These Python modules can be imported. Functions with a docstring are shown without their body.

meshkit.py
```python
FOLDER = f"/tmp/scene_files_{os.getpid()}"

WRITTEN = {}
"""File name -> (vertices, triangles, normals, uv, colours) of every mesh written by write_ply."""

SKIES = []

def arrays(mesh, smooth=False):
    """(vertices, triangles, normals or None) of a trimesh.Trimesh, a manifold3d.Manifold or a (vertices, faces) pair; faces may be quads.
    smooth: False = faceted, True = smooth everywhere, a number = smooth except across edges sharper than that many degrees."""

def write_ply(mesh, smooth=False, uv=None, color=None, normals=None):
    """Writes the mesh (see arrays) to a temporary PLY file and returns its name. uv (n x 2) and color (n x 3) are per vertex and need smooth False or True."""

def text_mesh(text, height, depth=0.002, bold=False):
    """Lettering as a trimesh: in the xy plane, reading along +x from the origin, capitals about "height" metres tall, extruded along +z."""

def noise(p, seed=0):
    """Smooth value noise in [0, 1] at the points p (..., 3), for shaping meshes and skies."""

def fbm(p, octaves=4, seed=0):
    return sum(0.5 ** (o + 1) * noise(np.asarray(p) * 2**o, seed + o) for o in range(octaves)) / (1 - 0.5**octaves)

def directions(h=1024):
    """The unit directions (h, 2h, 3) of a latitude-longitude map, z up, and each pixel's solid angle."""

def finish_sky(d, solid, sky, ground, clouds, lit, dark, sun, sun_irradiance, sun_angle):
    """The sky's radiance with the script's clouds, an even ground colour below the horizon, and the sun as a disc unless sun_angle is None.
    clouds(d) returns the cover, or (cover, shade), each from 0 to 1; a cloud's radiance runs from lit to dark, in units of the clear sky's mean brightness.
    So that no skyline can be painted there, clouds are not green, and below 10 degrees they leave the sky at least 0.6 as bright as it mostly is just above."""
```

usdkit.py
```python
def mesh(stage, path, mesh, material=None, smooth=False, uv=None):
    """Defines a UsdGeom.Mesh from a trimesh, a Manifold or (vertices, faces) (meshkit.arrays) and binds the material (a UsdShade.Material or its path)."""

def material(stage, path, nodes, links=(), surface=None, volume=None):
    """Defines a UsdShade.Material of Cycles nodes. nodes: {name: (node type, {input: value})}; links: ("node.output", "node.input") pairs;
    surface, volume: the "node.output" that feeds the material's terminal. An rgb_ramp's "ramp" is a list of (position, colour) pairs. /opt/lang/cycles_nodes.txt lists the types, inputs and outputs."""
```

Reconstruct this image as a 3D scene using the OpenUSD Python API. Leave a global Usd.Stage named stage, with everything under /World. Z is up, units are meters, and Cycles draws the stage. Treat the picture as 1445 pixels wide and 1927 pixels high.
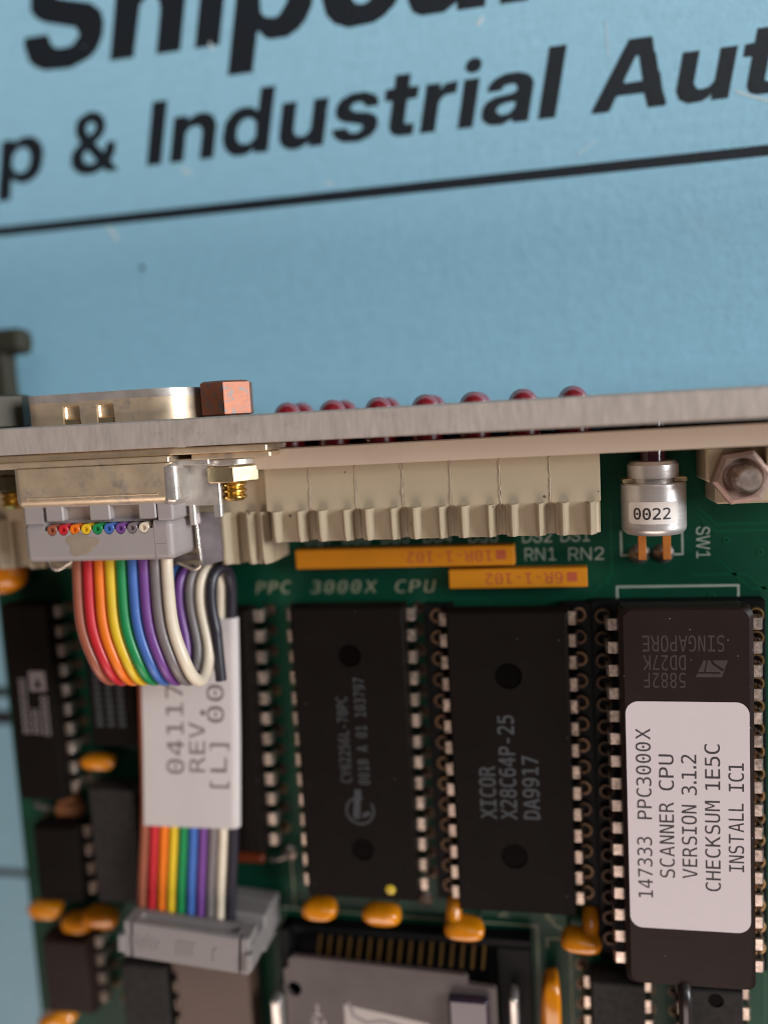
import glob, math, random
import numpy as np
import trimesh
import usdkit
from pxr import Gf, Sdf, Usd, UsdGeom, UsdLux, UsdShade
from PIL import Image, ImageDraw, ImageFont
from scipy.interpolate import CubicSpline
from scipy.spatial.transform import Rotation
from shapely import affinity, box, union_all
from shapely.geometry import LineString, Point, Polygon

random.seed(5)
RNG = np.random.default_rng(5)
MM = 0.001
stage = Usd.Stage.CreateInMemory()
UsdGeom.SetStageUpAxis(stage, "Z")
UsdGeom.SetStageMetersPerUnit(stage, 1.0)
UsdGeom.Xform.Define(stage, "/World")
UsdGeom.Scope.Define(stage, "/World/Looks")

# ------------------------------------------------------------------ camera (all plans below are in millimetres on the board)
CAM_R = np.array([[0.9802, -0.0541, -0.1906], [-0.0314, -0.9922, 0.1203], [-0.1956, -0.1119, -0.9743]])
CAM_P = np.array([5.93, 23.88, 99.03])
cam = UsdGeom.Camera.Define(stage, "/World/camera")
m4 = Gf.Matrix4d(1.0)
for row, v in enumerate((CAM_R[0], -CAM_R[1], -CAM_R[2], CAM_P * MM)):
    m4.SetRow3(row, Gf.Vec3d(*map(float, v)))
m4.Orthonormalize()
cam.AddTransformOp().Set(m4)
cam.CreateHorizontalApertureAttr(36.0)
cam.CreateVerticalApertureAttr(36.0 * 1024 / 767)
cam.CreateFocalLengthAttr(36.0 * 1627.35 / 1445)
cam.CreateClippingRangeAttr(Gf.Vec2f(0.004, 20.0))
cam.CreateFStopAttr(9.5)
cam.CreateFocusDistanceAttr(0.0892)
cam.CreateExposureAttr(0.3)

# ------------------------------------------------------------------ light: one broad window to the right, a dim warm room round it
def rect_light(name, pos, target, w, h, power, color):
    l = UsdLux.RectLight.Define(stage, "/World/" + name)
    d = np.array(target, float) - np.array(pos, float)
    d /= np.linalg.norm(d)
    up = np.array([0, 0, 1.0])
    x = np.cross(d, up); x /= np.linalg.norm(x)
    y = np.cross(x, d)
    m = Gf.Matrix4d(1.0)
    for r, v in enumerate((x, y, -d, pos)):
        m.SetRow3(r, Gf.Vec3d(*map(float, v)))
    l.AddTransformOp().Set(m)
    l.CreateWidthAttr(w); l.CreateHeightAttr(h)
    l.CreateIntensityAttr(power); l.CreateColorAttr(Gf.Vec3f(*color))
    return l
rect_light("window_light", (1.05, 0.20, 0.52), (0, 0, 0), 0.5, 0.5, 17.0, (0.92, 0.96, 1.0))
rect_light("high_window_light", (0.35, 0.85, 1.15), (0, 0.02, 0), 0.7, 0.7, 1.1, (0.90, 0.95, 1.0))
rect_light("ceiling_light", (-0.05, -0.95, 0.85), (0, 0, 0), 1.3, 0.7, 2.9, (1.0, 0.82, 0.74))
dome = UsdLux.DomeLight.Define(stage, "/World/room_light")
dome.CreateIntensityAttr(1.0)
dm = usdkit.material(stage, "/World/Looks/room_air", {"b": ("background_shader", {"color": (1.0, 0.80, 0.70), "strength": 0.055})}, surface="b.background")
UsdShade.MaterialBindingAPI.Apply(dome.GetPrim()).Bind(dm)

# ------------------------------------------------------------------ materials
def look(name, color, rough=0.5, metal=0.0, var=0.0, vscale=400, bump=0.0, bscale=1500, bdetail=3, stretch=None, coat=0.0, speck=None,
         blot=None, trans=0.0, spec=0.5, sss=0.0, alpha=1.0, rvar=0.0, each=0.0, biso=False):
    """A principled material with object-space noise: var = tone variation, bump = fine relief, speck = (scale, threshold, colour), blot = (scale, lo, hi, colour)."""
    n = {"tc": ("geometry", {}), "p": ("principled_bsdf", {"base_color": color, "roughness": rough, "metallic": metal, "coat_weight": coat, "coat_roughness": 0.12,
                                                         "transmission_weight": trans, "specular_ior_level": spec, "alpha": alpha})}
    L = []
    vec = "tc.position"
    if stretch:
        n["map"] = ("mapping", {"scale": stretch}); L.append(("tc.position", "map.vector")); vec = "map.vector"
    col = None
    if var:
        n["nv"] = ("noise_texture", {"scale": vscale, "detail": 4.0, "roughness": 0.6}); L.append((vec, "nv.vector"))
        c = np.array(color)
        n["rv"] = ("rgb_ramp", {"ramp": [(0.25, tuple(c * (1 - var))), (0.75, tuple(np.minimum(c * (1 + var), 1)))]}); L.append(("nv.fac", "rv.fac"))
        col = "rv.color"
    if blot:
        s, lo, hi, bc = blot
        n["nb"] = ("noise_texture", {"scale": s, "detail": 5.0, "roughness": 0.65}); L.append(("tc.position", "nb.vector"))
        n["rb"] = ("rgb_ramp", {"ramp": [(lo, (0, 0, 0)), (hi, (1, 1, 1))]}); L.append(("nb.fac", "rb.fac"))
        n["bw"] = ("rgb_to_bw", {}); L.append(("rb.color", "bw.color"))
        n["mb"] = ("mix_color", {"a": color, "b": bc}); L.append(("bw.val", "mb.fac"))
        if col: L.append((col, "mb.a"))
        col = "mb.result"
    if speck:
        s, th, sc = speck
        n["ns"] = ("voronoi_texture", {"scale": s}); L.append(("tc.position", "ns.vector"))
        n["rs"] = ("math", {"math_type": "less_than", "value2": th}); L.append(("ns.distance", "rs.value1"))
        n["ms"] = ("mix_color", {"a": color, "b": sc}); L.append(("rs.value", "ms.fac"))
        if col: L.append((col, "ms.a"))
        col = "ms.result"
    if each:
        n["oi"] = ("object_info", {}); n["om"] = ("map_range", {"to_min": 1 - each, "to_max": 1 + each}); n["oh"] = ("hsv", {"color": color})
        L += [("oi.random", "om.value"), ("om.result", "oh.value")]
        if col: L.append((col, "oh.color"))
        col = "oh.color"
    if col: L.append((col, "p.base_color"))
    if rvar:
        n["nr"] = ("noise_texture", {"scale": vscale * 1.7, "detail": 4.0}); L.append((vec, "nr.vector"))
        n["mr"] = ("map_range", {"from_min": 0.3, "from_max": 0.7, "to_min": max(0.03, rough - rvar), "to_max": min(1, rough + rvar)})
        L += [("nr.fac", "mr.value"), ("mr.result", "p.roughness")]
    if bump:
        n["nh"] = ("noise_texture", {"scale": bscale, "detail": float(bdetail), "roughness": 0.6}); L.append((vec, "nh.vector"))
        vec = "tc.position" if biso else vec
        L[-1] = (vec, "nh.vector"); n["bu"] = ("bump", {"strength": bump, "distance": 0.0001}); L += [("nh.fac", "bu.height"), ("bu.normal", "p.normal")]
    if sss:
        n["p"][1].update({"subsurface_weight": sss, "subsurface_scale": 0.0006, "subsurface_radius": (1, 0.8, 0.6)})
    return usdkit.material(stage, "/World/Looks/" + name, n, L, surface="p.BSDF")

M = {
    "mat": look("mat_vinyl", (0.30, 0.56, 0.695), 0.36, var=0.055, vscale=1000, stretch=(0.25, 1.0, 1.0), biso=True, bump=0.9, bscale=800, bdetail=4, blot=(60, 0.62, 0.9, (0.33, 0.50, 0.58)), speck=(140, 0.02, (0.6, 0.68, 0.7))),
    "mat_ink": look("mat_ink", (0.010, 0.014, 0.019), 0.42, bump=0.4, bscale=1100, speck=(230, 0.035, (0.2, 0.25, 0.3))),
    "scuff": look("mat_scuff", (0.58, 0.66, 0.68), 0.5),
    "trace": look("covered_trace", (0.004, 0.062, 0.028), 0.34, spec=0.25),
    "mask": look("solder_mask", (0.0035, 0.046, 0.024), 0.36, var=0.2, vscale=120, bump=0.06, bscale=300, spec=0.2),
    "fr4": look("board_edge", (0.16, 0.22, 0.08), 0.6, var=0.2),
    "silk": look("silk_ink", (0.29, 0.33, 0.27), 0.6, var=0.1),
    "silk_yellow": look("silk_yellowed", (0.25, 0.26, 0.17), 0.6, var=0.12),
    "chip": look("chip_plastic", (0.0068, 0.0048, 0.0036), 0.50, spec=0.06, var=0.12, vscale=260, bump=0.22, bscale=3800, speck=(520, 0.035, (0.09, 0.085, 0.08))),
    "chip_brown": look("chip_brown", (0.018, 0.0105, 0.0088), 0.42, spec=0.12, var=0.12, vscale=200, bump=0.12, bscale=3600, speck=(800, 0.055, (0.17, 0.15, 0.13))),
    "chip_grey": look("chip_grey", (0.021, 0.018, 0.0165), 0.6, spec=0.15, var=0.4, vscale=1400, bump=0.25, bscale=3000),
    "dimple": look("chip_dimple", (0.0022, 0.0015, 0.0014), 0.35, spec=0.03),
    "chip_ink": look("chip_ink", (0.030, 0.031, 0.035), 0.7, var=0.35, vscale=1500),
    "chip_ink2": look("chip_ink_grey", (0.13, 0.12, 0.12), 0.8, var=0.3, vscale=1500),
    "laser": look("laser_mark", (0.033, 0.021, 0.017), 0.75, var=0.2, vscale=1600),
    "pin": look("tinned_pin", (0.48, 0.395, 0.33), 0.34, metal=0.85, var=0.25, vscale=1100, rvar=0.14, each=0.22, bump=0.2, bscale=2200),
    "pin_bright": look("bright_pin", (0.60, 0.50, 0.44), 0.32, metal=0.85, var=0.22, vscale=1100, rvar=0.12, each=0.15, bump=0.2, bscale=2200),
    "pin_dark": look("dull_pin", (0.36, 0.29, 0.22), 0.42, metal=0.8, var=0.25, vscale=900, each=0.3),
    "solder": look("solder", (0.34, 0.28, 0.25), 0.33, metal=0.8, var=0.2, vscale=800, each=0.2),
    "copper2": look("cup_ring", (0.20, 0.125, 0.075), 0.40, metal=0.65, var=0.3, vscale=900, each=0.4),
    "copper": look("copper_ring", (0.095, 0.06, 0.038), 0.40, metal=0.65, var=0.3, vscale=900, each=0.4),
    "gold_dull": look("dull_contact", (0.17, 0.095, 0.03), 0.4, metal=0.8, var=0.2, vscale=900),
    "gold": look("gold_contact", (0.50, 0.33, 0.16), 0.30, metal=0.95, var=0.2, vscale=900, each=0.25),
    "socket": look("socket_plastic", (0.004, 0.004, 0.0043), 0.5, spec=0.1, bump=0.1, bscale=2500),
    "beige": look("beige_plastic", (0.39, 0.315, 0.215), 0.46, var=0.05, vscale=220, bump=0.12, bscale=1500, speck=(330, 0.055, (0.10, 0.07, 0.05))),
    "beige_bar": look("beige_bar", (0.50, 0.40, 0.305), 0.46, var=0.04, vscale=180, bump=0.10, bscale=1500, speck=(260, 0.04, (0.13, 0.1, 0.08))),
    "panel": look("panel_aluminium", (0.47, 0.41, 0.365), 0.5, metal=0.3, var=0.13, vscale=700, bump=0.35, bscale=1500, stretch=(1.6, 0.4, 0.4), rvar=0.1, blot=(330, 0.60, 0.78, (0.36, 0.29, 0.26))),
    "tin": look("tin_plate", (0.74, 0.58, 0.40), 0.38, metal=0.68, var=0.10, vscale=260, bump=0.15, bscale=500, rvar=0.1, blot=(520, 0.55, 0.74, (0.40, 0.36, 0.32))),
    "steel": look("steel_plate", (0.62, 0.57, 0.52), 0.34, metal=0.7, var=0.12, vscale=300, bump=0.2, bscale=900, rvar=0.12),
    "steel_dark": look("clip_steel", (0.33, 0.29, 0.30), 0.38, metal=0.85, var=0.2, vscale=180, rvar=0.1, bump=0.1, bscale=500),
    "wire_steel": look("clip_edge", (0.75, 0.68, 0.60), 0.22, metal=0.95),
    "nut": look("yellow_zinc", (0.70, 0.58, 0.36), 0.30, metal=0.92, var=0.14, vscale=500, bump=0.15, bscale=1500),
    "brass": look("brass_thread", (0.78, 0.52, 0.16), 0.22, metal=1.0, var=0.12, vscale=700),
    "jack": look("copper_hex", (0.30, 0.105, 0.055), 0.45, metal=0.45, var=0.15, vscale=600, bump=0.25, bscale=1200, blot=(1700, 0.55, 0.60, (0.15, 0.13, 0.125))),
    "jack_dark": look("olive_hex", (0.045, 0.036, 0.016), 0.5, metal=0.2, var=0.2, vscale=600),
    "bolt": look("bolt_steel", (0.55, 0.45, 0.40), 0.34, metal=0.85, var=0.1, vscale=700, rvar=0.08),
    "brown_nut": look("brown_nut", (0.34, 0.235, 0.195), 0.42, metal=0.5, var=0.12, vscale=700, rvar=0.08),
    "alu": look("turned_aluminium", (0.66, 0.61, 0.58), 0.36, metal=0.72, var=0.08, vscale=900, stretch=(0.15, 2.5, 0.15), bump=0.14, bscale=1400),
    "grey": look("grey_plastic", (0.315, 0.275, 0.262), 0.42, var=0.04, vscale=160, bump=0.06, bscale=900),
    "grey_hdr": look("grey_header", (0.21, 0.188, 0.178), 0.42, var=0.05, vscale=160, bump=0.08, bscale=900),
    "recess": look("recess_plastic", (0.27, 0.215, 0.185), 0.55, var=0.08, vscale=250),
    "glue": look("glue_stain", (0.30, 0.235, 0.175), 0.22, var=0.15, vscale=700, bump=0.3, bscale=700),
    "label": look("wrap_label", (0.66, 0.60, 0.57), 0.33, var=0.03, vscale=150, alpha=0.80),
    "sticker": look("white_sticker", (0.60, 0.525, 0.515), 0.5, var=0.02, vscale=200, bump=0.05, bscale=1200),
    "silver_label": look("small_sticker", (0.72, 0.66, 0.61), 0.4, var=0.03, vscale=300),
    "black_ink": look("black_ink", (0.03, 0.024, 0.026), 0.55),
    "faded_ink": look("faded_ink", (0.17, 0.135, 0.13), 0.6, var=0.2, vscale=1200),
    "orange_net": look("orange_resin", (0.47, 0.175, 0.006), 0.42, spec=0.25, var=0.06, vscale=300, bump=0.05, bscale=800),
    "orange_ink": look("red_ink", (0.33, 0.06, 0.016), 0.5, var=0.15, vscale=1500),
    "orange": look("orange_epoxy", (0.62, 0.205, 0.004), 0.18, var=0.10, vscale=250, bump=0.10, bscale=500, coat=0.6),
    "led": look("led_red", (0.27, 0.005, 0.014), 0.3, trans=0.3, spec=0.25),
    "shaft": look("purple_shaft", (0.055, 0.010, 0.022), 0.14, coat=0.5),
    "resistor": look("resistor_body", (0.34, 0.13, 0.05), 0.4, var=0.2, vscale=800),
    "resistor_red": look("red_body", (0.16, 0.028, 0.008), 0.35, var=0.15, vscale=800),
    "terminal": look("terminal_copper", (0.55, 0.19, 0.04), 0.38, metal=0.55, var=0.15, vscale=900),
    "handle": look("olive_handle", (0.042, 0.040, 0.027), 0.6, spec=0.15, var=0.1),
    "card": look("card_metal", (0.085, 0.066, 0.060), 0.44, spec=0.3, var=0.08, vscale=120, rvar=0.08),
    "card_label": look("card_label", (0.42, 0.36, 0.33), 0.5),
    "purple": look("purple_film", (0.022, 0.012, 0.026), 0.2, coat=0.5),
    "slab": look("brown_lid", (0.062, 0.036, 0.027), 0.4, metal=0.2, var=0.1, vscale=140),
    "yellow": look("yellow_dot", (0.52, 0.36, 0.02), 0.4),
    "sleeve": look("black_sleeve", (0.02, 0.014, 0.013), 0.34, coat=0.1),
    "silver_ink": look("grey_ink", (0.155, 0.13, 0.125), 0.8, var=0.3, vscale=1400),
}
WIRES = [("brown", (0.30, 0.085, 0.045)), ("red", (0.52, 0.020, 0.028)), ("orange", (0.78, 0.17, 0.010)), ("yellow", (0.72, 0.46, 0.02)), ("green", (0.012, 0.23, 0.065)),
         ("blue", (0.055, 0.135, 0.40)), ("violet", (0.165, 0.055, 0.24)), ("grey", (0.185, 0.155, 0.15)), ("white", (0.70, 0.59, 0.45)), ("black", (0.022, 0.018, 0.026))]
for wname, wc in WIRES:
    M["w_" + wname] = look("wire_" + wname, wc, 0.36, var=0.07, vscale=350, bump=0.08, bscale=1800, speck=(620, 0.05, tuple(min(1, c * 1.5 + 0.06) for c in wc)))

# ------------------------------------------------------------------ scene building helpers
ORG, SEEN = {}, {}
def numbered(parent, name):
    k = (parent, name)
    SEEN[k] = SEEN.get(k, -1) + 1
    return name if SEEN[k] == 0 else "%s_%03d" % (name, SEEN[k])
def say(prim, label=None, cat=None, group=None, kind=None):
    for key, v in (("label", label), ("category", cat), ("group", group), ("kind", kind)):
        if v: prim.SetCustomDataByKey(key, v)
    return prim
def thing(name, base, label, cat, kind=None):
    path = "/World/" + numbered("/World", name)
    x = UsdGeom.Xform.Define(stage, path)
    x.AddTranslateOp().Set(Gf.Vec3d(*[b * MM for b in base]))
    ORG[path] = np.array(base, float)
    say(x.GetPrim(), label, cat, kind=kind)
    return path
def part(parent, name, mesh, material, smooth=False, label=None, kind=None):
    """mesh is in board millimetres; it becomes one Mesh prim under parent."""
    path = parent + "/" + numbered(parent, name)
    root = "/".join(parent.split("/")[:3])
    if isinstance(mesh, (list, tuple)): mesh = trimesh.util.concatenate(list(mesh))
    mesh = mesh.copy()
    mesh.vertices = (mesh.vertices - ORG.get(root, np.zeros(3))) * MM
    p = usdkit.mesh(stage, path, mesh, M[material], smooth=smooth)
    say(p.GetPrim(), label, kind=kind)
    return path
def hull(pts): return trimesh.convex.convex_hull(np.asarray(pts, float))
def cbox(x0, x1, y0, y1, z0, z1, c=0.1):
    pts = []
    for x, sx in ((x0, 1), (x1, -1)):
        for y, sy in ((y0, 1), (y1, -1)):
            for z, sz in ((z0, 1), (z1, -1)):
                pts += [(x + sx * c, y + sy * c, z), (x + sx * c, y, z + sz * c), (x, y + sy * c, z + sz * c)]
    return hull(pts)
SPH = trimesh.creation.icosphere(2).vertices
def rbox(x0, x1, y0, y1, z0, z1, r):
    pts = [np.array((x, y, z)) + SPH * r for x in (x0 + r, x1 - r) for y in (y0 + r, y1 - r) for z in (z0 + r, z1 - r)]
    return hull(np.vstack(pts))
def cyl(axis, c, r, a0, a1, n=32, ch=0.0, r1=None):
    """A cylinder along axis ('x', 'y' or 'z') from a0 to a1 with chamfered rims; c = its two other coordinates."""
    r1 = r if r1 is None else r1
    t = np.linspace(0, 2 * math.pi, n, endpoint=False)
    rings = [(a0, r - ch), (a0 + ch, r), (a1 - ch, r1), (a1, r1 - ch)] if ch else [(a0, r), (a1, r1)]
    pts = []
    for a, q in rings:
        u, v = c[0] + q * np.cos(t), c[1] + q * np.sin(t)
        A = np.full(n, a)
        pts.append(np.stack({"x": (A, u, v), "y": (u, A, v), "z": (u, v, A)}[axis], 1))
    return hull(np.vstack(pts))
def prism(axis, af, c, a0, a1, ch=0.15, rot=0.0):
    """A hexagonal nut body: af = across flats."""
    R = af / 2 / math.cos(math.pi / 6)
    pts = []
    for a, k in ((a0, 0), (a0 + ch, 1), (a1 - ch, 1), (a1, 0)):
        for i in range(6):
            q = (R if k else R - 2 * ch)
            u, v = c[0] + q * math.cos(rot + i * math.pi / 3), c[1] + q * math.sin(rot + i * math.pi / 3)
            pts.append({"y": (u, a, v), "z": (u, v, a)}[axis])
    return hull(pts)
def extrude(poly, h): 
    gs = [g for g in getattr(poly, "geoms", [poly]) if g.area > 1e-6]
    return trimesh.util.concatenate([trimesh.creation.extrude_polygon(g, h, engine="earcut") for g in gs])
def slab(poly, z0, z1):
    e = extrude(poly, z1 - z0); e.vertices[:, 2] += z0; return e
def along_y(poly, y0, y1):
    """poly in the x-z plane, drawn out from y0 to y1."""
    e = extrude(poly, y1 - y0); v = e.vertices.copy()
    e.vertices = np.stack([v[:, 0], y1 - v[:, 2], v[:, 1]], 1); return e
def cut(a, *bs): return trimesh.boolean.difference([a, *bs], engine="manifold")
def union(*bs): return trimesh.boolean.union(list(bs), engine="manifold")
def turned(prof, axis, c, n=36):
    """prof: (a, r) pairs along the axis, closed at both ends."""
    t = np.linspace(0, 2 * math.pi, n, endpoint=False); V, F = [], []
    for a, r in prof:
        u, v, A = c[0] + r * np.cos(t), c[1] + r * np.sin(t), np.full(n, a)
        V.append(np.stack({"y": (u, A, v), "z": (u, v, A), "x": (A, u, v)}[axis], 1))
    for k in range(len(prof) - 1):
        for i in range(n):
            j = (i + 1) % n; a, b, cc, d = k * n + i, k * n + j, (k + 1) * n + i, (k + 1) * n + j
            F += [(a, b, d), (a, d, cc)]
    m = trimesh.Trimesh(np.vstack(V), F, process=False); m.fix_normals(); return m
def tube(path, r, n=12, flat=1.0):
    P = np.asarray(path, float); T = np.gradient(P, axis=0); T /= np.linalg.norm(T, axis=1)[:, None]
    V, F = [], []; N = np.cross(T[0], [1, 0, 0.01]); N /= np.linalg.norm(N)
    for k in range(len(P)):
        N = N - T[k] * N.dot(T[k]); N /= np.linalg.norm(N); B = np.cross(T[k], N)
        for i in range(n):
            a = 2 * math.pi * i / n; V.append(P[k] + r * (math.cos(a) * N * flat + math.sin(a) * B))
    for k in range(len(P) - 1):
        for i in range(n):
            j = (i + 1) % n; F += [(k * n + i, k * n + j, (k + 1) * n + j), (k * n + i, (k + 1) * n + j, (k + 1) * n + i)]
    for k, s in ((0, -1), (len(P) - 1, 1)):
        c = len(V); V.append(P[k])
        for i in range(n):
            j = (i + 1) % n; F.append((c, k * n + i, k * n + j)[::s])
    m = trimesh.Trimesh(np.array(V), F, process=False); m.fix_normals(); return m
def spline(pts, n=80):
    P = np.asarray(pts, float); t = np.r_[0, np.cumsum(np.linalg.norm(np.diff(P, axis=0), axis=1))]
    return CubicSpline(t, P)(np.linspace(0, t[-1], n))

# ------------------------------------------------------------------ lettering
FONTS = {}
def font(kind, weight=400):
    if (kind, weight) not in FONTS:
        f = ImageFont.truetype(glob.glob("/opt/blender-*/*/datafiles/fonts/%s.woff2" % {"sans": "Inter", "mono": "DejaVuSansMono"}[kind])[0], 96)
        if kind == "sans": f.set_variation_by_axes([28, weight])
        FONTS[kind, weight] = f
    return FONTS[kind, weight]
def glyphs(text, kind="sans", weight=400, gap=None, bold=0):
    """Outlines of a line of lettering, capitals 1 high, from x = 0. gap: letters set this far apart instead of by the font."""
    f = font(kind, weight); runs, x = [], 0.0
    for piece in ([text] if gap is None else list(text)):
        if piece == " ":
            x += 38; continue
        x0, y0, x1, y1 = f.getbbox(piece, anchor="ls", stroke_width=bold)
        im = Image.new("L", (x1 - x0 + 8, y1 - y0 + 8))
        ImageDraw.Draw(im).text((4 - x0, 4 - y0), piece, 255, f, anchor="ls", stroke_width=bold)
        on = np.pad(np.asarray(im) > 127, ((0, 0), (1, 1))).astype(np.int8)
        rows, st = np.nonzero(np.diff(on, axis=1) == 1); en = np.nonzero(np.diff(on, axis=1) == -1)[1]
        s = union_all(box(st, -rows - 1, en, -rows)).buffer(0.8).buffer(-0.8).simplify(0.9)
        s = affinity.translate(s, 0, 4 - y0)
        s = affinity.translate(s, x - s.bounds[0], 0)
        x = s.bounds[2] + (gap or 0) * 70
        runs.append(s)
    s = union_all(runs)
    return affinity.scale(affinity.translate(s, -s.bounds[0], 0), 1 / 70.0, 1 / 70.0, origin=(0, 0))
def lay(poly, at, height, width=None, shear=0.0, rot=0.0, align="left"):
    """Sets outlines on the board: at = start of the baseline; rot in degrees."""
    b = poly.bounds; sx = height if width is None else width / (b[2] - b[0])
    p = affinity.affine_transform(poly, [sx, shear * height, 0, height, 0, 0])
    if align == "mid": p = affinity.translate(p, -(b[2] - b[0]) * sx / 2, 0)
    if align == "right": p = affinity.translate(p, -(b[2] - b[0]) * sx, 0)
    return affinity.translate(affinity.rotate(p, rot, origin=(0, 0)), *at)
def ring_line(pts, w): return LineString(pts).buffer(w / 2, cap_style=2, join_style=2)

# ------------------------------------------------------------------ the blue mat below everything
MAT_Z = -13.0
KM = (99.03 - MAT_Z) / 105.03
def mat_plan(poly):
    """The print was first measured on a plane 6 mm below the board; this carries it down to the mat."""
    return affinity.scale(poly, KM, KM, origin=(5.93, 23.88))
def mat_slab(poly, z0, z1): return slab(mat_plan(poly), z0, z1)
mat = thing("work_mat", (0, 0, MAT_Z - 2), "pale blue printed vinyl mat under the circuit board", "mat", kind="structure")
part(mat, "mat_sheet", cbox(-330, 330, -300, 330, MAT_Z - 2, MAT_Z, 0.3), "mat")
zz = (MAT_Z, MAT_Z + 0.03)
big = glyphs("Shipcare", "sans", 840); bw = glyphs("Shi", "sans", 840).bounds[2]
part(mat, "lettering", mat_slab(lay(big, (-58.9, 69.4), 12.8, width=26.6 * big.bounds[2] / bw, shear=0.2), *zz), "mat_ink", label="large black slanted lettering cut by the photo's top edge")
def bar_word(left, mid, right):
    """A word whose first or last letter is a plain upright stroke."""
    g, x, out = glyphs(mid, "sans", 740), 0.0, []
    if left: out.append(box(0, 0, 0.235, 1.0)); x = 0.37
    out.append(affinity.translate(g, x, 0)); x += g.bounds[2] + 0.13
    if right: out.append(box(x, 0, x + 0.235, 1.03))
    return union_all(out)
ind = bar_word(True, "ndustria", True); em = 50.2 / ind.bounds[2]
part(mat, "lettering", [mat_slab(lay(ind, (-43.0, 56.4), 7.5, width=50.2, shear=0.2), *zz),
                      mat_slab(lay(glyphs("Automation", "sans", 740), (11.2, 56.3), 7.5, width=em * glyphs("Automation", "sans", 740).bounds[2], shear=0.2), *zz),
                      mat_slab(lay(glyphs("&", "sans", 740), (-53.4, 56.3), 7.3, width=6.6, shear=0.1), *zz),
                      mat_slab(lay(glyphs("Ship", "sans", 740), (-57.6, 56.3), 7.5, width=em * glyphs("Ship", "sans", 740).bounds[2], shear=0.2, align="right"), *zz)],
     "mat_ink", label="smaller line of black slanted lettering")
part(mat, "printed_line", mat_slab(box(-260, 49.75, 260, 50.95), *zz), "mat_ink", label="long thin black line under the lettering")
part(mat, "printed_line", mat_slab(box(-260, -39.4, 260, -38.3), *zz), "mat_ink", label="thin black line left of the board")
part(mat, "printed_line", mat_slab(box(-160, -16.6, -69.0, -14.6), *zz), "mat_ink", label="short black bar at the left edge of the photo")
part(mat, "printed_line", mat_slab(box(-160, -12.6, -70.0, -11.2), *zz), "mat_ink", label="short black bar at the left edge of the photo, upper one")

part(mat, "dark_speck", mat_slab(Point(-44.7, 44.1).buffer(0.32, quad_segs=3), MAT_Z, MAT_Z + 0.05), "mat_ink", label="dark speck on the mat")
for pts, w in (([(-48.9, 49.3), (-48.2, 48.6), (-47.9, 47.9)], 0.22), ([(26.6, 56.9), (28.2, 56.2), (30.0, 55.5)], 0.10), ([(-38.2, 55.4), (-37.4, 55.0)], 0.2), ([(-33.5, 69.8), (-33.1, 68.9)], 0.14), ([(-1.1, 67.6), (-0.6, 68.2)], 0.2), ([(13.0, 66.0), (13.2, 62.2)], 0.05), ([(-20, 52.0), (-19.2, 51.8)], 0.12), ([(9.5, 52), (11.5, 53.4)], 0.06)):
    part(mat, "scuff", mat_slab(LineString(pts).buffer(w, quad_segs=2), MAT_Z, MAT_Z + 0.045), "scuff")

# ------------------------------------------------------------------ the circuit board and what is fixed to it
pcb = thing("circuit_board", (0, 0, -13.0), "green circuit board with black chips, orange capacitors and a metal front panel", "circuit board")
board = part(pcb, "board_sheet", cbox(-66.0, 62, -95, 20.4, -1.6, 0, 0.06), "mask", label="green solder-masked board")
SZ = (0.0, 0.02)
def silk(poly, m="silk", label=None, name="lettering"): return part(pcb, name, slab(poly, *SZ), m, label=label)

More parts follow.
